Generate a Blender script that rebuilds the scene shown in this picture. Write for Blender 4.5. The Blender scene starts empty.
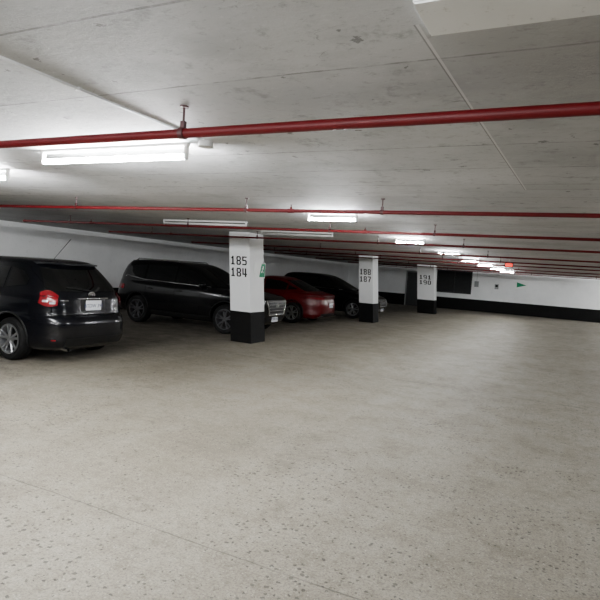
import bpy, bmesh, math, random
from mathutils import Vector, Matrix
random.seed(7)
C = bpy.context.scene.collection
PI = math.pi
CEIL = 2.40

# ------------------------------------------------------------------ materials
def new_mat(name):
    m = bpy.data.materials.new(name); m.use_nodes = True
    nt = m.node_tree
    return m, nt, nt.nodes['Principled BSDF']
def N(nt, t, **kw):
    n = nt.nodes.new(t)
    for k, v in kw.items(): setattr(n, k, v)
    return n
def simple(name, col, rough=.5, metal=0, coat=0, noise=.0, nscale=8, spec=None, bump=0):
    m, nt, b = new_mat(name)
    b.inputs['Roughness'].default_value = rough
    b.inputs['Metallic'].default_value = metal
    b.inputs['Coat Weight'].default_value = coat
    b.inputs['Coat Roughness'].default_value = .06
    if spec is not None: b.inputs['Specular IOR Level'].default_value = spec
    tc = N(nt, 'ShaderNodeTexCoord'); no = N(nt, 'ShaderNodeTexNoise')
    no.inputs['Scale'].default_value = nscale; no.inputs['Detail'].default_value = 6
    nt.links.new(tc.outputs['Object'], no.inputs['Vector'])
    mx = N(nt, 'ShaderNodeMixRGB'); 
    mx.inputs[1].default_value = (*[c*(1-noise) for c in col], 1)
    mx.inputs[2].default_value = (*[min(1, c*(1+noise)) for c in col], 1)
    nt.links.new(no.outputs['Fac'], mx.inputs[0]); nt.links.new(mx.outputs[0], b.inputs['Base Color'])
    if bump:
        bp = N(nt, 'ShaderNodeBump'); bp.inputs['Strength'].default_value = bump; bp.inputs['Distance'].default_value = .01
        nt.links.new(no.outputs['Fac'], bp.inputs['Height']); nt.links.new(bp.outputs[0], b.inputs['Normal'])
    return m
def emit(name, col, s, base=(.9, .9, .9)):
    m, nt, b = new_mat(name)
    b.inputs['Base Color'].default_value = (*base, 1)
    b.inputs['Emission Color'].default_value = (*col, 1); b.inputs['Emission Strength'].default_value = s
    return m

def mathn(nt, op, a, b=None, clamp=False):
    n = N(nt, 'ShaderNodeMath', operation=op); n.use_clamp = clamp
    for i, v in enumerate((a, b)):
        if v is None: continue
        if isinstance(v, (int, float)): n.inputs[i].default_value = v
        else: nt.links.new(v, n.inputs[i])
    return n.outputs[0]
def noise(nt, vec, scale, detail=6, rough=.6, stretch=None):
    n = N(nt, 'ShaderNodeTexNoise'); n.inputs['Scale'].default_value = scale
    n.inputs['Detail'].default_value = detail; n.inputs['Roughness'].default_value = rough
    if stretch:
        mp = N(nt, 'ShaderNodeMapping'); mp.inputs['Scale'].default_value = stretch
        nt.links.new(vec, mp.inputs['Vector']); vec = mp.outputs[0]
    nt.links.new(vec, n.inputs['Vector']); return n.outputs['Fac']
def maprange(nt, v, a, b, c, d):
    n = N(nt, 'ShaderNodeMapRange'); nt.links.new(v, n.inputs[0])
    for i, x in enumerate((a, b, c, d)): n.inputs[i+1].default_value = x
    return n.outputs[0]
def mixc(nt, fac, a, b, mode='MIX'):
    n = N(nt, 'ShaderNodeMixRGB', blend_type=mode)
    for i, v in enumerate((fac, a, b)):
        if isinstance(v, (int, float)): n.inputs[i].default_value = v
        elif isinstance(v, tuple): n.inputs[i].default_value = (*v, 1)
        else: nt.links.new(v, n.inputs[i])
    return n.outputs[0]
def voro(nt, vec, scale):
    n = N(nt, 'ShaderNodeTexVoronoi'); n.inputs['Scale'].default_value = scale
    nt.links.new(vec, n.inputs['Vector']); return n
def warp(nt, pos, scale, amt):
    n = N(nt, 'ShaderNodeTexNoise'); n.inputs['Scale'].default_value = scale; n.inputs['Detail'].default_value = 3
    nt.links.new(pos, n.inputs['Vector'])
    s = N(nt, 'ShaderNodeVectorMath', operation='SCALE'); s.inputs['Scale'].default_value = amt
    nt.links.new(n.outputs['Color'], s.inputs[0])
    a = N(nt, 'ShaderNodeVectorMath', operation='ADD'); nt.links.new(pos, a.inputs[0]); nt.links.new(s.outputs[0], a.inputs[1])
    return a.outputs[0]

def floor_mat():
    m, nt, b = new_mat('concrete_floor')
    pos = N(nt, 'ShaderNodeNewGeometry').outputs['Position']
    sx = N(nt, 'ShaderNodeSeparateXYZ'); nt.links.new(pos, sx.inputs[0])
    n1 = noise(nt, pos, .35, 8, .6)
    n2 = noise(nt, pos, 2.6, 12, .72)
    n3 = noise(nt, pos, 1.0, 8, .65, (1.0, .16, 1))
    n4 = noise(nt, pos, 70, 5, .75)
    n6 = noise(nt, pos, 16, 8, .8)
    c = mixc(nt, maprange(nt, n1, .36, .64, 0, 1), (.215, .187, .138), (.305, .272, .208))
    c = mixc(nt, maprange(nt, n3, .42, .66, 0, .55), c, (.375, .34, .272))
    c = mixc(nt, maprange(nt, n2, .5, .72, 0, .55), c, (.135, .117, .086))
    c = mixc(nt, maprange(nt, n6, .50, .66, 0, .65), c, (.11, .097, .072))
    c = mixc(nt, maprange(nt, n6, .46, .32, 0, .5), c, (.44, .41, .335))
    c = mixc(nt, maprange(nt, n4, .46, .64, 0, .65), c, (.07, .061, .046))
    wp = warp(nt, pos, 50, .026)
    v = voro(nt, wp, 28)
    sc = N(nt, 'ShaderNodeSeparateColor'); nt.links.new(v.outputs['Color'], sc.inputs[0])
    rad = mathn(nt, 'MULTIPLY', maprange(nt, sc.outputs[0], .12, 1, 0, .36), maprange(nt, noise(nt, pos, .9, 5), .36, .6, .45, 1.2))
    pit = mathn(nt, 'LESS_THAN', v.outputs['Distance'], rad)
    c = mixc(nt, mathn(nt, 'MULTIPLY', pit, maprange(nt, sc.outputs[2], 0, 1, .5, .98)), c, (.018, .015, .011))
    v2 = voro(nt, wp, 70)
    sc2 = N(nt, 'ShaderNodeSeparateColor'); nt.links.new(v2.outputs['Color'], sc2.inputs[0])
    pale = mathn(nt, 'LESS_THAN', v2.outputs['Distance'], maprange(nt, sc2.outputs[1], .5, 1, 0, .34))
    c = mixc(nt, mathn(nt, 'MULTIPLY', pale, .4), c, (.58, .545, .46))
    wob = mathn(nt, 'MULTIPLY', mathn(nt, 'SUBTRACT', noise(nt, pos, 2.0, 5), .5), .06)
    for yy, wd in ((2.58, .006), (8.6, .012), (17.5, .015)):
        d = mathn(nt, 'ABSOLUTE', mathn(nt, 'SUBTRACT', mathn(nt, 'ADD', sx.outputs[1], wob), yy))
        l = mathn(nt, 'LESS_THAN', d, wd)
        c = mixc(nt, mathn(nt, 'MULTIPLY', l, mathn(nt, 'MULTIPLY', maprange(nt, n2, .35, .6, .2, .9), .8)), c, (.05, .045, .035))
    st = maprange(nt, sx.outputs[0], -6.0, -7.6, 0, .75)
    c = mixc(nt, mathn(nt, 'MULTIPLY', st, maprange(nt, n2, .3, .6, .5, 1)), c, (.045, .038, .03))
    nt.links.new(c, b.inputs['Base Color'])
    nt.links.new(maprange(nt, n2, .3, .7, .5, .8), b.inputs['Roughness'])
    bp = N(nt, 'ShaderNodeBump'); bp.inputs['Strength'].default_value = .6; bp.inputs['Distance'].default_value = .007
    h = mathn(nt, 'SUBTRACT', mathn(nt, 'ADD', n4, mathn(nt, 'MULTIPLY', n2, 1.5)), mathn(nt, 'MULTIPLY', pit, 1.0))
    nt.links.new(h, bp.inputs['Height']); nt.links.new(bp.outputs[0], b.inputs['Normal'])
    return m

def ceiling_mat():
    m, nt, b = new_mat('painted_concrete_ceiling')
    pos = N(nt, 'ShaderNodeNewGeometry').outputs['Position']
    sx = N(nt, 'ShaderNodeSeparateXYZ'); nt.links.new(pos, sx.inputs[0])
    n1 = noise(nt, pos, .8, 8, .6); n2 = noise(nt, pos, 6, 10, .75); n3 = noise(nt, pos, 1.5, 10, .7, (.85, 1.2, 1)); n4 = noise(nt, pos, 50, 4, .7)
    n5 = noise(nt, pos, 20, 8, .75, (.8, 1.15, 1))
    c = mixc(nt, maprange(nt, n1, .35, .65, 0, 1), (.385, .39, .39), (.53, .535, .535))
    c = mixc(nt, maprange(nt, n3, .50, .62, 0, .45), c, (.28, .28, .275))
    c = mixc(nt, maprange(nt, n2, .56, .66, 0, .65), c, (.19, .188, .18))
    c = mixc(nt, maprange(nt, n5, .56, .66, 0, .65), c, (.20, .197, .188))
    c = mixc(nt, maprange(nt, n5, .42, .28, 0, .6), c, (.68, .685, .685))
    scr = mathn(nt, 'LESS_THAN', mathn(nt, 'ABSOLUTE', mathn(nt, 'SUBTRACT', noise(nt, pos, 1.3, 4, .55, (.6, 1.3, 1)), .5)), .0018)
    c = mixc(nt, mathn(nt, 'MULTIPLY', scr, maprange(nt, n2, .48, .6, 0, .6)), c, (.13, .128, .12))
    wob = mathn(nt, 'MULTIPLY', mathn(nt, 'SUBTRACT', noise(nt, pos, 1.5, 6, .65), .5), .035)
    ys = mathn(nt, 'ADD', sx.outputs[1], wob)
    mod = mathn(nt, 'ABSOLUTE', mathn(nt, 'SUBTRACT', mathn(nt, 'FRACT', mathn(nt, 'DIVIDE', mathn(nt, 'ADD', ys, 20.4), .61)), .5))
    l = mathn(nt, 'LESS_THAN', mod, .010)
    c = mixc(nt, mathn(nt, 'MULTIPLY', l, maprange(nt, n2, .38, .56, .1, .9)), c, (.11, .108, .10))
    brd = N(nt, 'ShaderNodeTexWhiteNoise', noise_dimensions='1D')
    nt.links.new(mathn(nt, 'FLOOR', mathn(nt, 'DIVIDE', mathn(nt, 'ADD', ys, 20.705), .61)), brd.inputs['W'])
    c = mixc(nt, mathn(nt, 'MULTIPLY', brd.outputs['Value'], .32), c, (.26, .258, .25))
    e = mathn(nt, 'SUBTRACT', mathn(nt, 'ADD', sx.outputs[0], .535), mathn(nt, 'MULTIPLY', sx.outputs[1], .0386))
    inr = mathn(nt, 'MULTIPLY', mathn(nt, 'GREATER_THAN', sx.outputs[1], 1.60), mathn(nt, 'LESS_THAN', sx.outputs[1], 4.55))
    l1 = mathn(nt, 'MULTIPLY', mathn(nt, 'LESS_THAN', mathn(nt, 'ABSOLUTE', e), .003), inr)
    lp = mathn(nt, 'MULTIPLY', mathn(nt, 'LESS_THAN', mathn(nt, 'ABSOLUTE', mathn(nt, 'SUBTRACT', e, .008)), .005), inr)
    right = mathn(nt, 'MULTIPLY', mathn(nt, 'GREATER_THAN', e, 0.0), inr)
    c = mixc(nt, mathn(nt, 'MULTIPLY', right, .28), c, (.20, .195, .185))
    c = mixc(nt, mathn(nt, 'MULTIPLY', lp, .5), c, (.70, .69, .67))
    c = mixc(nt, mathn(nt, 'MULTIPLY', l1, .6), c, (.10, .095, .09))
    l2 = mathn(nt, 'MULTIPLY', mathn(nt, 'LESS_THAN', mathn(nt, 'ABSOLUTE', mathn(nt, 'SUBTRACT', ys, 4.55)), .006), mathn(nt, 'GREATER_THAN', sx.outputs[0], -.36))
    c = mixc(nt, mathn(nt, 'MULTIPLY', l2, .6), c, (.10, .095, .09))
    v = voro(nt, warp(nt, pos, 12, .09), 8)
    sc = N(nt, 'ShaderNodeSeparateColor'); nt.links.new(v.outputs['Color'], sc.inputs[0])
    dist = mathn(nt, 'ADD', v.outputs['Distance'], mathn(nt, 'MULTIPLY', mathn(nt, 'SUBTRACT', n4, .5), .6))
    spot = mathn(nt, 'LESS_THAN', dist, maprange(nt, sc.outputs[0], .50, 1, -.1, .19))
    c = mixc(nt, mathn(nt, 'MULTIPLY', spot, .75), c, (.09, .088, .082))
    nt.links.new(c, b.inputs['Base Color']); b.inputs['Roughness'].default_value = .75
    bp = N(nt, 'ShaderNodeBump'); bp.inputs['Strength'].default_value = .7; bp.inputs['Distance'].default_value = .010
    h = mathn(nt, 'ADD', mathn(nt, 'MULTIPLY', n3, 1.0), mathn(nt, 'SUBTRACT', mathn(nt, 'ADD', mathn(nt, 'MULTIPLY', n2, .8), mathn(nt, 'MULTIPLY', n5, .5)), mathn(nt, 'MULTIPLY', spot, .5)))
    nt.links.new(h, bp.inputs['Height']); nt.links.new(bp.outputs[0], b.inputs['Normal'])
    return m

def wall_mat(name='painted_wall', lo=(.78, .79, .79), hi=(.88, .89, .89)):
    m, nt, b = new_mat(name)
    pos = N(nt, 'ShaderNodeNewGeometry').outputs['Position']
    n1 = noise(nt, pos, .8, 8, .6); n2 = noise(nt, pos, 5, 8, .7); n5 = noise(nt, pos, 22, 5, .7)
    c = mixc(nt, maprange(nt, n1, .35, .65, 0, 1), lo, hi)
    c = mixc(nt, maprange(nt, n2, .58, .75, 0, .3), c, (.50, .50, .48))
    c = mixc(nt, maprange(nt, n5, .60, .68, 0, .45), c, (.32, .31, .29))
    nt.links.new(c, b.inputs['Base Color']); b.inputs['Roughness'].default_value = .7
    bp = N(nt, 'ShaderNodeBump'); bp.inputs['Strength'].default_value = .3; bp.inputs['Distance'].default_value = .01
    nt.links.new(n2, bp.inputs['Height']); nt.links.new(bp.outputs[0], b.inputs['Normal'])
    return m

M = dict(
    floor=floor_mat(), ceil=ceiling_mat(), wall=wall_mat(), patch=wall_mat('pale_rough_plaster', (.74, .75, .75), (.88, .89, .89)),
    bare=wall_mat('bare_concrete_wall', (.18, .17, .16), (.26, .25, .23)),
    band=simple('black_wall_paint', (.004, .004, .004), .7, noise=.4, nscale=4, spec=.12),
    colw=simple('white_column_paint', (.84, .85, .85), .6, noise=.05, nscale=5, bump=.2),
    ink=simple('black_stencil_ink', (.004, .004, .004), .7, noise=.3, spec=.1),
    red=simple('red_pipe_paint', (.08, .0006, .0025), .5, noise=.25, nscale=6, spec=.25),
    darkred=simple('dark_red_clamp', (.035, .0015, .003), .5, noise=.3),
    galv=simple('painted_conduit', (.50, .50, .49), .5, 0, noise=.15),
    housing=simple('white_enamel_housing', (.72, .72, .70), .4, noise=.05),
    dull=simple('dull_unlit_housing', (.50, .50, .49), .5, noise=.08),
    tube_on=emit('lit_tube', (.97, .985, 1.0), 660), 
    redglow=emit('red_glowing_face', (1.0, .05, .03), 2.5, (.4, .01, .01)),
    tube_off=simple('unlit_tube', (.52, .52, .51), .3, noise=.03),
    black=simple('black_car_paint', (.0018, .0018, .0022), .2, 0, .3, noise=.3, spec=.25),
    navy=simple('dark_blue_black_car_paint', (.0018, .0021, .0035), .2, 0, .35, noise=.3, spec=.25),
    redcar=simple('red_car_paint', (.085, .001, .003), .3, .1, .25, noise=.15, spec=.2),
    glass=simple('dark_car_glass', (.0015, .0018, .002), .03, 0, 0, spec=.8),
    plastic=simple('black_plastic', (.004, .004, .004), .5, noise=.3, nscale=20, spec=.25),
    tyre=simple('tyre_rubber', (.005, .005, .005), .8, noise=.3, nscale=25, bump=.2, spec=.2),
    alloy=simple('alloy_rim', (.36, .37, .38), .3, .85, noise=.1),
    darkalloy=simple('dark_alloy_rim', (.17, .17, .18), .3, .85, noise=.1),
    chrome=simple('chrome', (.65, .65, .65), .18, 1, noise=.05),
    tail=simple('tail_lamp_red', (.17, .001, .006), .2, 0, .3, noise=.6, nscale=30),
    lampw=simple('head_lamp_glass', (.55, .56, .58), .15, .2, 1, noise=.25, nscale=30),
    plate=simple('plate_white', (.76, .78, .82), .4, noise=.03),
    plateblue=simple('plate_blue_ink', (.015, .03, .10), .5, noise=.1),
    seam=simple('seam_black', (.001, .001, .001), .9, spec=.1),
    green=simple('sign_green', (.0, .22, .10), .5, noise=.05, spec=.2),
    signw=simple('sign_white', (.84, .86, .84), .45, noise=.02),
    grille=simple('vent_dark_metal', (.03, .031, .032), .5, .2, noise=.3),
    greybox=simple('grey_enamel_box', (.30, .31, .31), .5, noise=.1),
)

# ------------------------------------------------------------------ helpers
def mesh_obj(name, bm, mat, parent=None, smooth=False, angle=None):
    me = bpy.data.meshes.new(name); bm.to_mesh(me); bm.free()
    if smooth or angle:
        for p in me.polygons: p.use_smooth = True
        if angle: me.set_sharp_from_angle(angle=math.radians(angle))
    me.materials.append(mat)
    o = bpy.data.objects.new(name, me); C.objects.link(o)
    if parent: o.parent = parent
    return o
def box(bm, x0, x1, y0, y1, z0, z1, bevel=0):
    r = bmesh.ops.create_cube(bm, size=1)
    for v in r['verts']:
        v.co = Vector(((x0+x1)/2 + v.co.x*(x1-x0), (y0+y1)/2 + v.co.y*(y1-y0), (z0+z1)/2 + v.co.z*(z1-z0)))
    if bevel:
        es = {e for v in r['verts'] for e in v.link_edges}
        bmesh.ops.bevel(bm, geom=list(es), offset=bevel, segments=2, affect='EDGES')
def cyl(bm, p0, p1, r0, r1=None, seg=16, caps=True):
    p0, p1 = Vector(p0), Vector(p1); d = p1-p0
    r1 = r0 if r1 is None else r1
    mt = Matrix.Translation((p0+p1)/2) @ d.to_track_quat('Z', 'Y').to_matrix().to_4x4()
    bmesh.ops.create_cone(bm, cap_ends=caps, segments=seg, radius1=r0, radius2=r1, depth=d.length, matrix=mt)
def lathe(bm, prof, seg=40, center=(0, 0, 0), axis='Y'):
    rings = []
    for (r, a) in prof:
        ring = []
        for i in range(seg):
            t = 2*PI*i/seg
            ring.append(bm.verts.new((center[0]+r*math.cos(t), center[1]+a, center[2]+r*math.sin(t))))
        rings.append(ring)
    for k in range(len(rings)-1):
        for i in range(seg):
            j = (i+1) % seg
            bm.faces.new((rings[k][i], rings[k][j], rings[k+1][j], rings[k+1][i]))
    return rings
def thing(name, label, cat, loc=(0, 0, 0), rz=0, group=None):
    o = bpy.data.objects.new(name, None); C.objects.link(o)
    o.location = loc; o.rotation_euler = (0, 0, rz); o.empty_display_size = .1
    tag(o, label, cat, group); return o
def tag(o, label, cat, group=None):
    o['label'] = label; o['category'] = cat
    if group: o['group'] = group
    return o
def struct(o): o['kind'] = 'structure'; return o
def text_mesh(name, s, size, mat, parent, loc, rot, bold=.0, depth=.002, spacing=1.0):
    cu = bpy.data.curves.new(name, 'FONT'); cu.body = s; cu.size = size; cu.align_x = 'CENTER'; cu.align_y = 'CENTER'
    cu.offset = bold; cu.extrude = depth; cu.space_character = spacing
    t = bpy.data.objects.new(name+'_tmp', cu); C.objects.link(t)
    dg = bpy.context.evaluated_depsgraph_get()
    me = bpy.data.meshes.new_from_object(t.evaluated_get(dg)); bpy.data.objects.remove(t)
    me.name = name; me.materials.clear(); me.materials.append(mat)
    o = bpy.data.objects.new(name, me); C.objects.link(o); o.parent = parent
    o.location = loc; o.rotation_euler = rot
    return o

# ------------------------------------------------------------------ the shell
def slab(name, x0, x1, y0, y1, z0, z1, mat):
    bm = bmesh.new(); box(bm, x0, x1, y0, y1, z0, z1); return struct(mesh_obj(name, bm, mat))
XL, XR, YB, YF = -13.0, 10.0, -6.0, 33.5
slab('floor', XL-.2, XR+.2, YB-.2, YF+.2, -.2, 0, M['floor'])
slab('ceiling', XL-.2, XR+.2, YB-.2, YF+.2, CEIL, CEIL+.2, M['ceil'])
slab('wall_left', XL-.2, XL, YB-.2, YF+.2, 0, CEIL, M['wall'])
slab('wall_right', XR, XR+.2, YB-.2, YF+.2, 0, CEIL, M['bare'])
slab('wall_far', XL, XR, YF, YF+.2, 0, CEIL, M['wall'])
slab('wall_back', XL, XR, YB-.2, YB, 0, CEIL, M['bare'])
slab('baseboard_left', XL, XL+.012, YB, YF, 0, .70, M['band'])
slab('baseboard_far', XL+.012, XR, YF-.012, YF, 0, .70, M['band'])
bm = bmesh.new(); box(bm, -.43, 3.2, 1.42, 1.63, CEIL-.028, CEIL, .005)
struct(mesh_obj('trim_1', bm, M['patch']))

# ------------------------------------------------------------------ columns
LX, LY = -.075, -.03      # columns stand plumb while the slabs slope
DIG = {
    '1': [(.34, .68, 0, 1), (.16, .40, .70, .86), (.12, .90, 0, .15)],
    '0': [(0, .30, .12, .88), (.70, 1, .12, .88), (.12, .88, .85, 1), (.12, .88, 0, .15)],
    '8': [(0, .30, .10, .43), (0, .30, .57, .90), (.70, 1, .10, .43), (.70, 1, .57, .90), (.12, .88, .85, 1), (.12, .88, .42, .58), (.12, .88, 0, .15)],
    '5': [(0, .30, .46, 1), (0, 1, .85, 1), (.1, .88, .46, .61), (.70, 1, .10, .52), (.0, .88, 0, .15)],
    '4': [(0, .28, .32, 1), (0, 1, .24, .40), (.55, .86, 0, 1)],
    '7': [(0, 1, .83, 1), (.70, 1, .58, .9), (.48, .80, .32, .62), (.32, .62, 0, .36)],
    '9': [(0, .28, .48, .90), (.72, 1, .10, .90), (.12, .88, .87, 1), (.12, .88, .40, .52), (.15, .88, 0, .13)],
}
def column(x0, x1, y0, y1, top, bot, label, h=.185, k=1.0):
    t = thing('concrete_column', label, 'column', ((x0+x1)/2, (y0+y1)/2, 0), 0, 'numbered columns along the parking row')
    w, d = (x1-x0)/2, (y1-y0)/2
    def shear(o):
        for v in o.data.vertices:
            z = v.co.z; v.co.x += LX*z; v.co.y += LY*z
    bm = bmesh.new(); box(bm, -w, w, -d, d, .68, CEIL, .004); shear(mesh_obj('shaft', bm, M['colw'], t))
    bm = bmesh.new(); box(bm, -w-.004, w+.004, -d-.004, d+.004, 0, .68, .004)
    shear(mesh_obj('base_band', bm, M['band'], t))
    cw = h*.64*k; gap = h*.19*k; tot = 3*cw+2*gap
    for s, z in ((top, 1.785), (bot, 1.53)):
        bm = bmesh.new()
        for i, ch in enumerate(s):
            ox = -tot/2+i*(cw+gap) - .02
            for a, b, c_, e in DIG[ch]: box(bm, ox+a*cw, ox+b*cw, -d-.005, -d+.002, z-h/2+c_*h, z-h/2+e*h)
        o = mesh_obj('stall_number', bm, M['ink'], t); shear(o)
        o['label'] = 'black stencilled number ' + s
    return t
column(-6.56, -6.04, 10.05, 10.65, '185', '184', 'white concrete column with black base, stencilled 185 and 184', .19, .95)
column(-6.56, -6.04, 18.3, 18.9, '188', '187', 'white concrete column with black base, stencilled 188 and 187', .20, .90)
column(-6.56, -5.74, 26.7, 27.3, '191', '190', 'white concrete column with black base, stencilled 191 and 190', .20, 1.25)

def exit_sign():
    z = 1.60; x = -6.04 + LX*z + .022
    t = thing('exit_sign', 'small white and green exit sign on column 185', 'sign', (x, 10.44+LY*z, z), 0)
    bm = bmesh.new(); box(bm, -.012, .0, -.22, .24, -.17, .17, .002); mesh_obj('board', bm, M['signw'], t)
    bm = bmesh.new(); bm.faces.new([bm.verts.new((.003, a, b)) for a, b in ((-.02, -.15), (.22, -.15), (.22, .15), (.06, .15))])
    mesh_obj('green_field', bm, M['green'], t)
    bm = bmesh.new()
    ox, oz = .21, -.02
    cyl(bm, (.002, -.08+ox, .10+oz), (.007, -.08+ox, .10+oz), .020, seg=12)
    for a, b, w in (((-.09, .08), (-.11, .03), .014), ((-.11, .03), (-.07, -.03), .011), ((-.11, .03), (-.15, -.03), .011), ((-.09, .07), (-.05, .05), .008), ((-.09, .07), (-.13, .06), .008)):
        cyl(bm, (.006, a[0]+ox, a[1]+oz), (.006, b[0]+ox, b[1]+oz), w*.8, seg=6)
    mesh_obj('walking_figure', bm, M['signw'], t)
exit_sign()

# ------------------------------------------------------------------ sprinkler pipes
def pipe(y, x0, x1, hangers, label, r=.021, z=2.27, seg=20, tees=True):
    t = thing('sprinkler_pipe', label, 'pipe', (0, y, z), 0, 'red sprinkler pipes under the ceiling')
    bm = bmesh.new(); cyl(bm, (x0, 0, 0), (x1, 0, 0), r, seg=seg); mesh_obj('pipe_run', bm, M['red'], t, angle=40)
    for hx in hangers:
        bm = bmesh.new()
        cyl(bm, (hx-.014, 0, 0), (hx+.014, 0, 0), r+.006, seg=16)
        cyl(bm, (hx, 0, r), (hx, 0, CEIL-z), .006, seg=8)
        box(bm, hx-.012, hx+.012, -.010, .010, r, r+.035)
        cyl(bm, (hx, 0, CEIL-z-.008), (hx, 0, CEIL-z), .022, seg=12)
        mesh_obj('hanger', bm, M['darkred'], t, angle=40)
    for k, cx in enumerate([h+.55 for h in hangers[::2]] if tees else []):
        bm = bmesh.new(); cyl(bm, (cx-.035, 0, 0), (cx+.035, 0, 0), r+.004, seg=18)
        cyl(bm, (cx, 0, r*.5), (cx, 0, r+.02), .012, seg=10)
        mesh_obj('tee_fitting', bm, M['red'], t, angle=40)
        bm = bmesh.new(); cyl(bm, (cx, 0, r+.02), (cx, 0, r+.04), .006, seg=8); cyl(bm, (cx, 0, r+.04), (cx, 0, r+.043), .014, seg=12)
        mesh_obj('sprinkler_head', bm, M['darkred'], t)
    if x0 > XL+1:
        bm = bmesh.new(); cyl(bm, (x0-.02, 0, 0), (x0+.03, 0, 0), r+.006, seg=18); mesh_obj('end_cap', bm, M['red'], t, angle=40)
ords = ['nearest and thickest looking', 'second', 'third', 'fourth', 'fifth', 'sixth', 'seventh', 'eighth', 'ninth', 'tenth', 'eleventh', 'twelfth']
ys = [2.10, 5.04, 7.35, 9.62, 12.8, 15.4, 17.8, 21.5, 25.4, 29.4]
for i, y in enumerate(ys):
    hs = [-1.72, 2.6, -6.2] if i == 0 else [1.2, -1.66, -3.2, -5.8, -8.6]
    lb = ('nearest red sprinkler pipe, crossing in front of the long lit tube' if i == 0 else
          '%s red sprinkler pipe from the camera, running across under the ceiling' % ords[i])
    pipe(y, XL if i < 2 else -9.9, 6.5, hs, lb, r=.023 if i == 0 else .019, tees=i > 0)

# ------------------------------------------------------------------ light fixtures
def fixture(x0, x1, y, lit, label, rz=0):
    L = x1-x0
    hm = M['housing' if lit else 'dull']
    t = thing('tube_light', label, 'light', ((x0+x1)/2, y, CEIL), rz, 'fluorescent tube lights on the ceiling')
    bm = bmesh.new(); box(bm, -L/2-.03, L/2+.03, -.020, .020, -.022, 0, .005); mesh_obj('housing', bm, hm, t)
    zt = -.085 if lit else -.060
    for s in (-1, 1):
        bm = bmesh.new(); box(bm, s*(L/2+.012)-.010, s*(L/2+.012)+.010, -.016, .016, zt-.019, -.022, .003)
        mesh_obj('lamp_holder', bm, hm, t)
    bm = bmesh.new(); cyl(bm, (-L/2, 0, zt), (L/2, 0, zt), .018, seg=10)
    mesh_obj('tube', bm, M['tube_on' if lit else 'tube_off'], t, smooth=True)
fixture(-3.50, -2.22, 2.74, True, 'long brightly lit tube light behind the nearest red pipe')
fixture(-6.0, -4.72, 3.30, True, 'lit tube light cut off by the left edge of the photo')
fixture(-6.55, -4.85, 7.65, False, 'unlit white tube light above the black hatchback and black SUV')
fixture(-5.5, -4.0, 9.3, False, 'unlit white tube light above and in front of column 185')
for i, (y, L) in enumerate(((6.2, .62), (9.9, .50), (13.6, .50), (16.9, .45), (20.2, .45), (24.0, .5), (28.0, .6))):
    fixture(-2.68-L/2, -2.68+L/2, y, True, '%s lit tube light in the receding row over the aisle' % ['first and largest', 'second', 'third', 'fourth', 'fifth', 'sixth', 'farthest'][i])
fixture(-4.4, -3.2, -.9, True, 'lit tube light over the aisle behind the camera')
fixture(-1.9, -.7, -.6, True, 'added fill tube light, unseen, just behind and left of the camera')  # unseen extra lamp, added as fill for the near ceiling and floor
fixture(-11.6, -10.4, 5.0, True, 'added tube light out of view, brightening the left wall')  # added off-frame lamp to brighten the left wall and hatchback roof
for k, y in enumerate((7.0, 15.0, 22.5, 30.5)):
    fixture(2.8, 4.0, y, True, 'added fill tube light out of view on the right side, number %s from the front' % ['one', 'two', 'three', 'four'][k])  # added off-frame lamps that fill the right floor and far wall

t = thing('electrical_conduit', 'thin grey electrical conduit running along the ceiling to the lit tube', 'conduit', (-2.04, 0, CEIL-.0065))
bm = bmesh.new(); cyl(bm, (0, .75, 0), (0, 2.65, 0), .006, seg=12); mesh_obj('conduit_run', bm, M['galv'], t, smooth=True)
for y in (1.0, 1.75):
    bm = bmesh.new(); box(bm, -.018, .018, y-.007, y+.007, -.0065, .0065, .002); mesh_obj('strap', bm, M['galv'], t)
tj = thing('junction_box', 'round grey junction box beside the right end of the lit tube', 'junction box', (-2.06, 2.74, CEIL))
bm = bmesh.new(); cyl(bm, (0, 0, -.028), (0, 0, -.0), .045, seg=24); mesh_obj('box_body', bm, M['galv'], tj, angle=40)
bm = bmesh.new(); cyl(bm, (0, 0, -.033), (0, 0, -.028), .05, seg=24); mesh_obj('cover_plate', bm, M['galv'], tj, angle=40)

t = thing('hanging_red_light', 'small glowing red sign light hanging from the ceiling near the far lights', 'sign light', (-1.55, 16.6, CEIL))
bm = bmesh.new(); box(bm, -.12, .12, -.03, .03, -.22, -.09, .006); mesh_obj('housing', bm, M['grille'], t)
bm = bmesh.new(); box(bm, -.09, .09, -.034, -.029, -.195, -.115); mesh_obj('red_face', bm, M['redglow'], t)
bm = bmesh.new(); cyl(bm, (0, 0, -.10), (0, 0, 0), .012, seg=10); mesh_obj('stem', bm, M['galv'], t)

# ------------------------------------------------------------------ far wall furniture
t = thing('louvre_vent', 'dark louvred ventilation panel high on the far wall', 'vent', (-6.14, YF, .98))
bm = bmesh.new()
for a in ((-1.03, -.97), (.97, 1.03), (-.03, .03)): box(bm, a[0], a[1], -.10, 0, 0, 1.40)
box(bm, -1.03, 1.03, -.10, 0, 0, .06); box(bm, -1.03, 1.03, -.10, 0, 1.34, 1.40); box(bm, -1.0, 1.0, -.02, 0, .02, 1.38)
mesh_obj('frame', bm, M['grille'], t)
for k in range(16):
    z = .10 + k*.078
    bm = bmesh.new()
    vs = [bm.verts.new(p) for p in ((-.97, -.09, z), (.97, -.09, z), (.97, -.03, z+.055), (-.97, -.03, z+.055))]
    bm.faces.new(vs); mesh_obj('slat', bm, M['grille'], t)
d = thing('door_1', 'dark metal door in the far wall left of column 191', 'door', (-8.6, YF-.012, 0)); d['kind'] = 'structure'
bm = bmesh.new(); box(bm, -.50, -.43, -.05, 0, 0, 2.15); box(bm, .43, .50, -.05, 0, 0, 2.15); box(bm, -.50, .50, -.05, 0, 2.08, 2.15); mesh_obj('door_frame', bm, M['greybox'], d)
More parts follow.
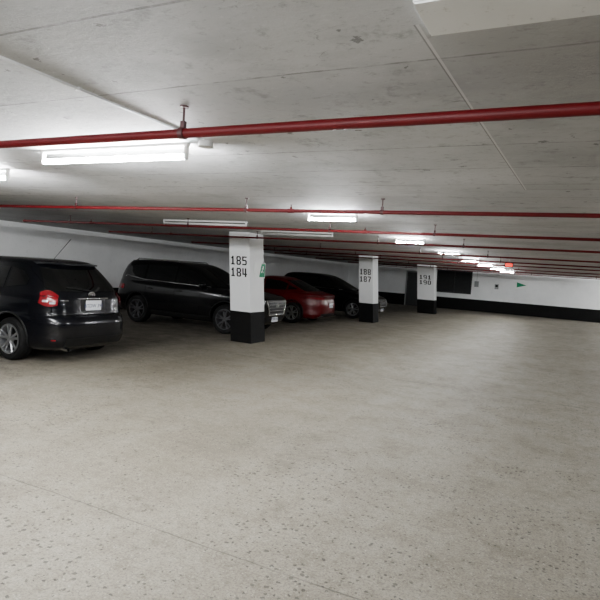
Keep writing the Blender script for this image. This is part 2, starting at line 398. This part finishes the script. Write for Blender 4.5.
bm = bmesh.new(); box(bm, -.43, .43, -.03, 0, .01, 2.08); mesh_obj('door_leaf', bm, M['grille'], d)
bm = bmesh.new(); cyl(bm, (.34, -.03, 1.0), (.34, -.09, 1.0), .014); cyl(bm, (.36, -.085, 1.0), (.24, -.085, 1.0), .010); mesh_obj('door_handle', bm, M['alloy'], d)
t = thing('switch_box', 'small grey electrical box on the far wall beside the vent', 'electrical box', (-4.83, YF, 1.62))
bm = bmesh.new(); box(bm, -.12, .12, -.09, 0, -.17, .17, .008); mesh_obj('box_body', bm, M['greybox'], t)
bm = bmesh.new(); cyl(bm, (0, -.045, .17), (0, -.045, CEIL-1.62), .014, seg=10); mesh_obj('riser_conduit', bm, M['galv'], t)
t = thing('wall_notice', 'small grey notice on the far wall left of the green arrow', 'sign', (-3.7, YF, 1.55))
bm = bmesh.new(); box(bm, -.11, .11, -.01, 0, -.15, .15, .002); mesh_obj('board', bm, M['greybox'], t)
bm = bmesh.new(); box(bm, -.07, .07, -.013, -.01, -.02, .10); mesh_obj('panel', bm, M['band'], t)
t = thing('arrow_sign', 'white sign with green arrow pointing right on the far wall', 'sign', (-2.35, YF, 1.74))
bm = bmesh.new(); box(bm, -.34, .34, -.01, 0, -.22, .22, .002); mesh_obj('board', bm, M['signw'], t)
bm = bmesh.new(); bm.faces.new([bm.verts.new((x, -.014, z)) for x, z in ((-.26, -.15), (.26, 0), (-.26, .15))]); mesh_obj('green_arrow', bm, M['green'], t)

# ------------------------------------------------------------------ cars
def pchip(xs, ys):
    n = len(xs); h = [xs[i+1]-xs[i] for i in range(n-1)]; dl = [(ys[i+1]-ys[i])/h[i] for i in range(n-1)]
    d = [0]*n; d[0] = dl[0]; d[-1] = dl[-1]
    for i in range(1, n-1):
        if dl[i-1]*dl[i] > 0: d[i] = 2*dl[i-1]*dl[i]/(dl[i-1]+dl[i])
    def f(x):
        x = max(xs[0], min(xs[-1], x)); i = 0
        while i < n-2 and x > xs[i+1]: i += 1
        t = (x-xs[i])/h[i]
        return ((2*t**3-3*t*t+1)*ys[i] + (t**3-2*t*t+t)*h[i]*d[i] + (-2*t**3+3*t*t)*ys[i+1] + (t**3-t*t)*h[i]*d[i+1])
    return f
class Shape:
    def __init__(s, keys):
        s.z = [k[0] for k in keys]; s.f = [pchip(s.z, [k[j] for k in keys]) for j in (1, 2, 3, 4)]
    def q(s, z): return [f(z) for f in s.f]
    def ang(s, t, z, off=0):
        xr, xf, hw, n = s.q(z); cx, a = (xr+xf)/2, (xf-xr)/2
        c, sn = math.cos(t), math.sin(t)
        x = a*math.copysign(abs(c)**(2/n), c); y = hw*math.copysign(abs(sn)**(2/n), sn)
        if off:
            nx = math.copysign(abs(c)**(2-2/n), c)/a; ny = math.copysign(abs(sn)**(2-2/n), sn)/hw
            l = math.hypot(nx, ny) or 1; x += off*nx/l; y += off*ny/l
        return Vector((cx+x, y, z))
    def side(s, x, z, sd, off=0):
        xr, xf, hw, n = s.q(z); cx, a = (xr+xf)/2, (xf-xr)/2
        u = min(1, abs(x-cx)/a); return Vector((x, sd*(hw*(1-u**n)**(1/n)+off), z))
    def end(s, y, z, e, off=0):
        xr, xf, hw, n = s.q(z); cx, a = (xr+xf)/2, (xf-xr)/2
        v = min(1, abs(y)/hw); return Vector((cx+e*(a*(1-v**n)**(1/n)+off), y, z))
    def shell(s, name, mat, parent=None, sub=4, seg=96):
        bm = bmesh.new(); lv = []
        for i in range(len(s.z)-1):
            for k in range(sub): lv.append(s.z[i]+(s.z[i+1]-s.z[i])*k/sub)
        lv.append(s.z[-1]); rings = []
        for z in lv:
            rings.append([bm.verts.new(s.ang(2*PI*(i+.5)/seg, z)) for i in range(seg)])
        for k in range(len(rings)-1):
            for i in range(seg):
                j = (i+1) % seg; bm.faces.new((rings[k][i], rings[k][j], rings[k+1][j], rings[k+1][i]))
        bm.faces.new(list(reversed(rings[0]))); bm.faces.new(rings[-1])
        bmesh.ops.recalc_face_normals(bm, faces=bm.faces)
        return mesh_obj(name, bm, mat, parent, angle=38)
def grid(name, fn, nu, nv, mat, parent, smooth=True):
    bm = bmesh.new()
    g = [[bm.verts.new(fn(i/nu, j/nv)) for j in range(nv+1)] for i in range(nu+1)]
    for i in range(nu):
        for j in range(nv): bm.faces.new((g[i][j], g[i+1][j], g[i+1][j+1], g[i][j+1]))
    bmesh.ops.remove_doubles(bm, verts=bm.verts, dist=1e-5)
    return mesh_obj(name, bm, mat, parent, smooth=smooth)
def pl(pts):
    def f(x):
        if x <= pts[0][0]: return pts[0][1]
        for (a, b), (c, d_) in zip(pts, pts[1:]):
            if x <= c: return b+(d_-b)*(x-a)/(c-a)
        return pts[-1][1]
    return f
def side_patch(name, S, sd, lo, hi, mat, parent, off=.005, nu=20, nv=6):
    x0, x1 = lo[0][0], lo[-1][0]; fl, fh = pl(lo), pl(hi)
    def fn(u, v):
        x = x0+(x1-x0)*u; a, b = fl(x), fh(x); return S.side(x, a+(b-a)*v, sd, off)
    return grid(name, fn, nu, nv, mat, parent)
def end_patch(name, S, e, z0, z1, y0, y1, mat, parent, off=.006, nu=16, nv=8):
    f0 = y0 if callable(y0) else (lambda v: y0); f1 = y1 if callable(y1) else (lambda v: y1)
    def fn(u, v):
        z = z0+(z1-z0)*v; return S.end(f0(v)+(f1(v)-f0(v))*u, z, e, off)
    return grid(name, fn, nu, nv, mat, parent)
def ang_patch(name, S, t0, t1, zl, zh, mat, parent, off=.006, nu=12, nv=6):
    fl = zl if callable(zl) else (lambda u: zl); fh = zh if callable(zh) else (lambda u: zh)
    def fn(u, v):
        a, b = fl(u), fh(u); z = a+(b-a)*v
        SS = S(z) if callable(S) else S
        return SS.ang(t0+(t1-t0)*u, z, off)
    return grid(name, fn, nu, nv, mat, parent)

def make_wheel(R, w, sd, loc, parent, rimmat, spokes=5):
    bm = bmesh.new(); r = R*.68
    prof = [(r, -w*.42), (r+.02, -w*.5), (R-.03, -w*.5), (R-.008, -w*.42), (R, -w*.3), (R, -w*.02), (R-.006, -w*.015), (R-.006, w*.015), (R, w*.02), (R, w*.3), (R-.008, w*.42), (R-.03, w*.5), (r+.02, w*.5), (r, w*.42)]
    lathe(bm, prof+[prof[0]], 48); bmesh.ops.remove_doubles(bm, verts=bm.verts, dist=1e-5)
    bmesh.ops.recalc_face_normals(bm, faces=bm.faces)
    tyre = mesh_obj('wheel', bm, M['tyre'], parent, angle=35); tyre.location = loc
    bm = bmesh.new()
    o = sd*w*.5
    lathe(bm, [(r+.006, o*.86), (r+.006, o), (r-.012, o), (r-.02, o*.8), (r-.03, -o*.7)], 48)
    for k in range(spokes):
        a = 2*PI*k/spokes+.3
        for da in (-.10, .10):
            ca, sa = math.cos(a+da*.6), math.sin(a+da*.6); cb, sb = math.cos(a+da*2.2), math.sin(a+da*2.2)
            p0 = Vector((.035*ca, o*.75, .035*sa)); p1 = Vector(((r-.01)*cb, o*.88, (r-.01)*sb))
            cyl(bm, p0, p1, .022, .016, seg=6)
    cyl(bm, (0, o*.45, 0), (0, o*.9, 0), .06, .045, seg=20)
    mesh_obj('rim', bm, rimmat, tyre, angle=35)
    bm = bmesh.new(); cyl(bm, (0, o*.1, 0), (0, o*.2, 0), r-.04, seg=24); mesh_obj('brake_disc', bm, M['plastic'], tyre)
    return tyre

def build_car(label, loc, rz, body_keys, cab_keys, paint, wheels, R, windows, rimmat, kind, plate_end, plate_z, plate_txt):
    t = thing('car', label, 'car', loc, rz)
    B = Shape(body_keys); K = Shape(cab_keys)
    body = B.shell('body', paint)
    hwm = max(k[3] for k in body_keys)
    bm = bmesh.new()
    for wx in wheels:
        for sd in (-1, 1):
            cyl(bm, (wx, sd*(hwm-.27), R+.02), (wx, sd*(hwm+.3), R+.02), R+.055, seg=48)
    cut = mesh_obj('cut', bm, paint)
    md = body.modifiers.new('b', 'BOOLEAN'); md.operation = 'DIFFERENCE'; md.object = cut; md.solver = 'EXACT'
    dg = bpy.context.evaluated_depsgraph_get(); me = bpy.data.meshes.new_from_object(body.evaluated_get(dg))
    body.modifiers.clear(); body.data = me; bpy.data.objects.remove(cut)
    me.set_sharp_from_angle(angle=math.radians(38)); body.parent = t
    K.shell('roof', paint, t)
    for sd in (-1, 1):
        for wx in wheels:
            bm = bmesh.new(); pts = []
            for k in range(25):
                a = -.25+(PI+.5)*k/24
                z = R+.02+(R+.058)*math.sin(a); x = wx+(R+.058)*math.cos(a)
                if z < B.z[0]: continue
                pts.append(B.side(x, z, sd, .004))
            ring0 = None; 
            for i, p in enumerate(pts):
                tn = (pts[min(i+1, len(pts)-1)]-pts[max(i-1, 0)]).normalized(); s1 = Vector((0, 1, 0)); s2 = tn.cross(s1).normalized()
                ring = [bm.verts.new(p+.014*(math.cos(q_*PI/3)*s1+math.sin(q_*PI/3)*s2)) for q_ in range(6)]
                if ring0:
                    for q_ in range(6): bm.faces.new((ring0[q_], ring0[(q_+1) % 6], ring[(q_+1) % 6], ring[q_]))
                ring0 = ring
            mesh_obj('arch_lip', bm, M['plastic'], t, smooth=True)
        side_patch('sill', B, sd, [(wheels[1]+R+.08, B.z[0]+.01), (wheels[0]-R-.08, B.z[0]+.01)], [(wheels[1]+R+.08, B.z[0]+.14), (wheels[0]-R-.08, B.z[0]+.14)], M['plastic'], t, .006)
        for wx in wheels: make_wheel(R, .225, sd, (wx, sd*(hwm-.135), R), t, rimmat)
        for lo, hi in windows: side_patch('side_window', K, sd, lo, hi, M['glass'], t)
        xs = [windows[0][0][-1][0]-.28, (windows[0][0][0][0]), windows[1][0][0][0]+.05]
        for x in xs:
            bm = bmesh.new()
            z0, z1 = B.z[0]+.15, B.z[-1]-.02
            prev = None
            for k in range(9):
                z = z0+(z1-z0)*k/8; p = B.side(x, z, sd, .001)
                if prev: cyl(bm, prev, p, .004, seg=4, caps=False)
                prev = p
            mesh_obj('door_seam', bm, M['seam'], t)
        for x in xs[1:]:
            zz = B.z[-1]-.16; p = B.side(x+.14, zz, sd, .02)
            bm = bmesh.new(); box(bm, p.x-.09, p.x+.09, p.y-.012, p.y+.012, zz-.012, zz+.012, .006); mesh_obj('door_handle', bm, paint, t, smooth=True)
        mx = windows[0][0][-1][0]-.22; p = K.side(mx, K.z[0]+.07, sd, .10)
        bm = bmesh.new(); bmesh.ops.create_uvsphere(bm, u_segments=20, v_segments=12, radius=1, matrix=Matrix.Translation(p) @ Matrix.Diagonal((.075, .115, .075, 1)))
        mo = mesh_obj('side_mirror', bm, paint, t, smooth=True)
        bm = bmesh.new(); bmesh.ops.create_uvsphere(bm, u_segments=16, v_segments=10, radius=1, matrix=Matrix.Translation(p+Vector((-.05, 0, 0))) @ Matrix.Diagonal((.03, .095, .06, 1)))
        mesh_obj('mirror_glass', bm, M['glass'], mo, smooth=True)
    e = plate_end; p = B.end(0, plate_z, e, .012)
    pb = bmesh.new(); box(pb, -.006, .006, -.152, .152, -.076, .076, .003)
    po = mesh_obj('license_plate', pb, M['plate'], t); po.location = p
    text_mesh('plate_number', plate_txt, .078, M['plateblue'], po, (e*.008, 0, -.008), (PI/2, 0, e*PI/2), bold=.0, depth=.001)
    return t, B, K

def seg_strip(name, pts, r, mat, parent, seg=8):
    bm = bmesh.new(); r0 = None
    for i, p in enumerate(pts):
        tn = (pts[min(i+1, len(pts)-1)]-pts[max(i-1, 0)]).normalized()
        up = Vector((0, 0, 1)) if abs(tn.z) < .9 else Vector((1, 0, 0))
        s1 = tn.cross(up).normalized(); s2 = tn.cross(s1).normalized()
        ring = [bm.verts.new(p+r*(math.cos(2*PI*k/seg)*s1+math.sin(2*PI*k/seg)*s2)) for k in range(seg)]
        if r0:
            for k in range(seg): bm.faces.new((r0[k], r0[(k+1) % seg], ring[(k+1) % seg], ring[k]))
        else: bm.faces.new(ring)
        r0 = ring
    bm.faces.new(list(reversed(r0)))
    return mesh_obj(name, bm, mat, parent, smooth=True)

# ---- hatchback, tail to the aisle
body1 = [(.20, -2.00, 2.00, .80, 5), (.27, -2.12, 2.10, .86, 5.5), (.42, -2.17, 2.16, .885, 5.2), (.60, -2.175, 2.175, .892, 5), (.70, -2.13, 2.13, .892, 5),
         (.735, -2.085, 2.08, .890, 5), (.82, -2.07, 1.95, .884, 5), (.90, -2.06, 1.65, .876, 5), (.96, -2.05, 1.35, .864, 5), (1.02, -2.03, 1.10, .845, 5)]
cab1 = [(.99, -2.040, 1.22, .850, 4.8), (1.12, -1.97, .98, .808, 4.6), (1.30, -1.78, .62, .745, 4.6), (1.42, -1.62, .36, .700, 4.6), (1.49, -1.54, .15, .67, 4.4), (1.53, -1.46, -.05, .625, 4), (1.555, -1.25, -.30, .52, 3.6), (1.565, -1.00, -.6, .34, 3)]
w1 = [([(-.15, 1.06), (.88, 1.03)], [(-.15, 1.42), (.25, 1.40), (.88, 1.05)]),
      ([(-1.05, 1.09), (-.20, 1.06)], [(-1.05, 1.41), (-.20, 1.42)]),
      ([(-1.50, 1.16), (-1.10, 1.10)], [(-1.50, 1.26), (-1.36, 1.36), (-1.10, 1.41)])]
t1, B1, K1 = build_car('dark blue-black compact hatchback parked with red tail lamps toward the aisle, leftmost car', (-8.74, 6.22, 0), PI, body1, cab1, M['navy'],
    (1.20, -1.28), .325, w1, M['alloy'], 'hatch', -1, .88, 'BTDW 391')
end_patch('rear_window', K1, -1, 1.09, 1.43, lambda v: -.70+.13*v, lambda v: .70-.13*v, M['glass'], t1, .008)
end_patch('windshield', K1, 1, 1.04, 1.45, lambda v: -.74+.12*v, lambda v: .74-.12*v, M['glass'], t1, .008)
def lampshape(z): return B1 if z < 1.005 else K1
for s in (-1, 1):
    tl = ang_patch('tail_lamp', lampshape, PI-s*.42, PI-s*.84, lambda u: .885-.035*math.sin(u*PI)+.03*u, lambda u: 1.03+.075*math.sin(u*PI*.85), M['tail'], t1, .014, 16, 14)
    ang_patch('reflector', B1, PI-s*.5, PI-s*.60, .36, .38, M['tail'], t1, .006)
    ang_patch('lamp_lens', B1, PI-s*.47, PI-s*.60, .905, .93, M['lampw'], tl, .018)
    ang_patch('lamp_lens', B1, PI-s*.64, PI-s*.76, .93, .96, M['lampw'], tl, .018)
    ang_patch('headlight', B1, s*.35, s*.9, .68, .80, M['lampw'], t1, .008)
seg_strip('hatch_seam', [B1.end(y/10, .742, -1, .002) for y in range(-7, 8)], .006, M['seam'], t1)
for s in (-1, 1):
    seg_strip('hatch_seam', [B1.end(s*.68, .745+.03*k, -1, .002) for k in range(9)], .005, M['seam'], t1)
seg_strip('tailgate_garnish', [B1.end(y/20, .985, -1, .010) for y in range(-6, 7)], .008, M['chrome'], t1)
end_patch('plate_recess', B1, -1, .785, .970, -.24, .24, M['plastic'], t1, .004)
bm = bmesh.new()
p = K1.end(0, 1.045, -1, .012)
for k in range(24):
    a, b = 2*PI*k/24, 2*PI*(k+1)/24
    for rx, rz_ in ((.060, .040), (.020, .039)):
        cyl(bm, (p.x, rx*math.cos(a), p.z+rz_*math.sin(a)), (p.x, rx*math.cos(b), p.z+rz_*math.sin(b)), .006, seg=6)
    cyl(bm, (p.x, .044*math.cos(a), p.z+.018+.015*math.sin(a)), (p.x, .044*math.cos(b), p.z+.018+.015*math.sin(b)), .005, seg=6)
mesh_obj('badge', bm, M['chrome'], t1)
seg_strip('rear_wiper', [K1.end(0, 1.10, -1, .03), K1.end(.20, 1.13, -1, .03), K1.end(.42, 1.15, -1, .025)], .008, M['plastic'], t1)
bm = bmesh.new()
g = []
for i in range(17):
    y = -.57+1.14*i/16
    a = K1.end(y, 1.49, -1, 0); g.append([bm.verts.new(q_) for q_ in (a+Vector((.16, 0, .035)), a+Vector((-.08, 0, .012)), a+Vector((-.08, 0, -.008)), a+Vector((.05, 0, -.02)))])
for i in range(16):
    for j in range(4): bm.faces.new((g[i][j], g[i+1][j], g[i+1][(j+1) % 4], g[i][(j+1) % 4]))
bm.faces.new(g[0]); bm.faces.new(list(reversed(g[-1]))); mesh_obj('roof_spoiler', bm, M['navy'], t1, angle=40)
seg_strip('antenna', [Vector((-1.10, .0, 1.54)), Vector((-1.30, 0, 1.72)), Vector((-1.50, 0, 1.90))], .005, M['plastic'], t1)
bm = bmesh.new(); cyl(bm, (-2.14, .5, .23), (-1.9, .5, .23), .028, seg=20, caps=False); mesh_obj('exhaust_pipe', bm, M['chrome'], t1)
end_patch('bumper_insert', B1, -1, .27, .40, -.55, .55, M['plastic'], t1, .006)
seg_strip('model_lettering', [B1.end(.46, .955, -1, .008), B1.end(.58, .955, -1, .008)], .006, M['chrome'], t1)

# ---- large SUV, nose to the aisle
body2 = [(.25, -2.15, 2.12, .82, 5), (.33, -2.28, 2.26, .90, 5), (.50, -2.36, 2.35, .940, 4.8), (.66, -2.375, 2.375, .945, 4.8), (.80, -2.34, 2.37, .945, 4.8), (.90, -2.32, 2.34, .942, 4.8),
         (.96, -2.30, 2.22, .935, 4.8), (1.01, -2.29, 1.90, .925, 4.8), (1.06, -2.27, 1.50, .905, 4.8), (1.10, -2.26, 1.20, .885, 4.8)]
cab2 = [(1.07, -2.26, 1.32, .890, 4.8), (1.2, -2.23, 1.08, .86, 4.8), (1.4, -2.14, .68, .80, 4.8), (1.52, -2.06, .42, .765, 4.8), (1.60, -1.98, .20, .73, 4.6), (1.645, -1.88, -.02, .685, 4.4), (1.67, -1.65, -.3, .60, 4), (1.68, -1.3, -.55, .42, 3.4)]
w2 = [([(-.10, 1.14), (.98, 1.12)], [(-.10, 1.55), (.30, 1.53), (.98, 1.14)]),
      ([(-1.10, 1.16), (-.16, 1.14)], [(-1.10, 1.54), (-.16, 1.55)]),
      ([(-1.85, 1.26), (-1.16, 1.17)], [(-1.85, 1.42), (-1.66, 1.50), (-1.16, 1.54)])]
def suv(label, loc, keys, cab, win, paint, wheels, R, rimmat, platetxt, plate_z, grz, rails=True):
    t, B, K = build_car(label, loc, 0, keys, cab, paint, wheels, R, win, rimmat, 'suv', 1, plate_z, platetxt)
    zc = keys[-1][0]; zr = cab[4][0]
    end_patch('rear_window', K, -1, zc+.08, zr-.08, lambda v: -.72+.10*v, lambda v: .72-.10*v, M['glass'], t, .008)
    end_patch('windshield', K, 1, zc+.03, zr-.06, lambda v: -.78+.12*v, lambda v: .78-.12*v, M['glass'], t, .008)
    gz0, gz1 = grz
    g = end_patch('grille', B, 1, gz0, gz1, lambda v: -.36-.12*v, lambda v: .36+.12*v, M['plastic'], t, .006)
    for k in range(5):
        z = gz0+(gz1-gz0)*(k+.5)/5; f = (k+.5)/5
        seg_strip('grille_bar', [B.end((.36+.12*f)*y/10, z, 1, .010) for y in range(-9, 10)], .005, M['chrome'], g, 6)
    seg_strip('grille_surround', [B.end((.36+.12*v/8)*s_, gz0+(gz1-gz0)*v/8, 1, .012) for s_, rng in ((1, range(8, -1, -1)), (-1, range(0, 9))) for v in rng], .014, M['chrome'], t)
    p = B.end(0, (gz0+gz1)/2+.06, 1, .018)
    bm = bmesh.new()
    for k in range(20):
        a, b = 2*PI*k/20, 2*PI*(k+1)/20
        cyl(bm, (p.x, .07*math.cos(a), p.z+.038*math.sin(a)), (p.x, .07*math.cos(b), p.z+.038*math.sin(b)), .006, seg=6)
    cyl(bm, (p.x, -.035, p.z-.025), (p.x, -.020, p.z+.025), .006, seg=6); cyl(bm, (p.x, .020, p.z-.025), (p.x, .035, p.z+.025), .006, seg=6); cyl(bm, (p.x, -.025, p.z-.004), (p.x, .028, p.z+.004), .006, seg=6)
    mesh_obj('badge', bm, M['chrome'], t)
    for s in (-1, 1):
        hz = gz1-.06
        h = ang_patch('headlight', B, s*.33, s*.95, lambda u: hz-.07+.06*u, lambda u: hz+.06+.03*u, M['lampw'], t, .008)
        ang_patch('headlight_trim', B, s*.33, s*.95, lambda u: hz-.085+.06*u, lambda u: hz-.07+.06*u, M['chrome'], h, .012)
        ang_patch('fog_lamp', B, s*.40, s*.62, gz0-.13, gz0-.05, M['lampw'], t, .008)
        ang_patch('tail_lamp', B, PI-s*.3, PI-s*.95, .86, .98, M['tail'], t, .008)
        if rails:
            seg_strip('roof_rail', [Vector((x/10, s*.62, 1.625+(.065 if -17 < x < -2 else 0))) for x in range(-18, 0)], .014, M['chrome'], t)
        lo = win[2][0][0][0]
        seg_strip('window_trim', [K.side(x/20, pl([(lo, win[2][0][0][1]-.02), (win[2][0][-1][0], win[2][0][-1][1]-.02), (win[0][0][-1][0], win[0][0][-1][1]-.02)])(x/20), s, .008) for x in range(int(lo*20), int(win[0][0][-1][0]*20)+1)], .010, M['chrome'], t, 6)
    end_patch('bumper_intake', B, 1, keys[1][0]+.01, keys[1][0]+.12, -.62, .62, M['plastic'], t, .006)
    for s in (-1, 1):
        seg_strip('hood_crease', [B.end(s*(.52+.012*k), zc-.13+.012*k, 1, .0) for k in range(9)], .005, paint, t)
        seg_strip('windshield_wiper', [K.end(s*.1+.25, zc+.01, 1, .02), K.end(s*.1-.30, zc+.07, 1, .02)], .008, M['plastic'], t)
    return t, B, K
suv('black full-size SUV with chrome grille parked nose out behind column 185', (-8.78, 11.80, 0), body2, cab2, w2, M['black'], (1.45, -1.33), .36, M['darkalloy'], 'CKHR 482', .42, (.52, .88))

# ---- black crossover beyond column 187
body4 = [(.23, -2.05, 2.06, .80, 5), (.31, -2.18, 2.18, .87, 5), (.48, -2.28, 2.28, .910, 4.4), (.62, -2.30, 2.30, .918, 4.4), (.74, -2.27, 2.27, .918, 4.4), (.84, -2.24, 2.15, .912, 4.4),
         (.91, -2.22, 1.95, .905, 4.4), (.97, -2.21, 1.60, .89, 4.4), (1.02, -2.20, 1.30, .87, 4.4), (1.05, -2.19, 1.10, .85, 4.4)]
cab4 = [(1.02, -2.18, 1.22, .86, 4.4), (1.15, -2.10, .96, .83, 4.4), (1.34, -1.94, .56, .77, 4.6), (1.46, -1.82, .30, .73, 4.6), (1.54, -1.72, .08, .695, 4.4), (1.585, -1.58, -.15, .64, 4), (1.61, -1.35, -.4, .52, 3.6), (1.62, -1.05, -.6, .34, 3)]
w4 = [([(-.12, 1.10), (.90, 1.07)], [(-.12, 1.48), (.25, 1.46), (.90, 1.09)]),
      ([(-1.05, 1.12), (-.18, 1.10)], [(-1.05, 1.45), (-.18, 1.48)]),
      ([(-1.60, 1.20), (-1.11, 1.13)], [(-1.60, 1.30), (-1.45, 1.37), (-1.11, 1.44)])]
suv('black crossover with silver rims parked nose out behind column 188', (-8.55, 20.05, 0), body4, cab4, w4, M['black'], (1.38, -1.32), .35, M['alloy'], 'CBZN 507', .40, (.50, .80), False)

# ---- red fastback sedan, tail to the aisle
body3 = [(.19, -2.10, 2.10, .80, 5), (.27, -2.22, 2.22, .86, 5), (.42, -2.28, 2.29, .890, 4.0), (.60, -2.29, 2.28, .895, 3.8), (.72, -2.26, 2.22, .893, 3.8), (.80, -2.24, 2.05, .885, 3.8),
         (.86, -2.25, 1.80, .875, 3.8), (.91, -2.26, 1.50, .865, 3.8), (.955, -2.20, 1.20, .85, 3.8), (.985, -2.03, 1.02, .83, 3.8)]
cab3 = [(.95, -2.05, 1.15, .835, 4.0), (1.04, -1.78, .92, .80, 4.0), (1.15, -1.48, .68, .76, 4.0), (1.27, -1.18, .42, .71, 4.0), (1.35, -.98, .22, .665, 3.8), (1.40, -.80, .02, .60, 3.5), (1.43, -.62, -.12, .48, 3.2), (1.44, -.5, -.22, .30, 3)]
w3 = [([(-.20, 1.01), (.80, .99)], [(-.20, 1.335), (.10, 1.32), (.80, 1.01)]),
      ([(-1.05, 1.03), (-.26, 1.01)], [(-1.05, 1.22), (-.80, 1.30), (-.26, 1.335)]),
      ([(-1.38, 1.07), (-1.10, 1.04)], [(-1.38, 1.09), (-1.10, 1.19)])]
t3, B3, K3 = build_car('dark red fastback sedan parked tail out between the black SUV and column 188', (-9.02, 16.0, 0), PI, body3, cab3, M['redcar'], (1.38, -1.32), .33, w3, M['alloy'], 'sedan', -1, .62, 'CMLA 263')
end_patch('rear_window', K3, -1, 1.03, 1.34, lambda v: -.64+.08*v, lambda v: .64-.08*v, M['glass'], t3, .008)
end_patch('windshield', K3, 1, 1.0, 1.34, lambda v: -.70+.10*v, lambda v: .70-.10*v, M['glass'], t3, .008)
for s in (-1, 1):
    ang_patch('tail_lamp', B3, PI-s*.22, PI-s*.90, lambda u: .79+.02*u, lambda u: .86, M['tail'], t3, .008)
    ang_patch('headlight', B3, s*.35, s*.9, .62, .73, M['lampw'], t3, .008)
    bm = bmesh.new(); cyl(bm, (-2.28, s*.55, .26), (-2.1, s*.55, .26), .035, seg=20, caps=False); mesh_obj('exhaust_pipe', bm, M['chrome'], t3)
seg_strip('trunk_seam', [B3.end(y/10, .90, -1, .001) for y in range(-6, 7)], .005, M['seam'], t3)
end_patch('bumper_insert', B3, -1, .25, .36, -.55, .55, M['plastic'], t3, .006)

# ------------------------------------------------------------------ world, camera
w = bpy.data.worlds.new('world'); bpy.context.scene.world = w; w.use_nodes = True
w.node_tree.nodes['Background'].inputs[0].default_value = (.02, .02, .02, 1)

f = 541.0
A = Vector((267, -10, f)); A.normalize()
Bv = Vector((-1100, -107, f)); Xc = -(Bv - A*Bv.dot(A)); Xc.normalize()
Zc = Xc.cross(A)      # camera coordinates (x right, y down, z forward)
if Zc.y > 0: Zc = -Zc
right = Vector((Xc.x, A.x, Zc.x)); down = Vector((Xc.y, A.y, Zc.y)); fwd = Vector((Xc.z, A.z, Zc.z))
mt = Matrix((right, -down, -fwd)).transposed().to_4x4()
cd = bpy.data.cameras.new('camera'); cam = bpy.data.objects.new('camera', cd); C.objects.link(cam)
mt.translation = Vector((0, 0, 1.65)); cam.matrix_world = mt
cd.sensor_width = 36; cd.lens = 36*f/600; cd.clip_start = .05
bpy.context.scene.camera = cam
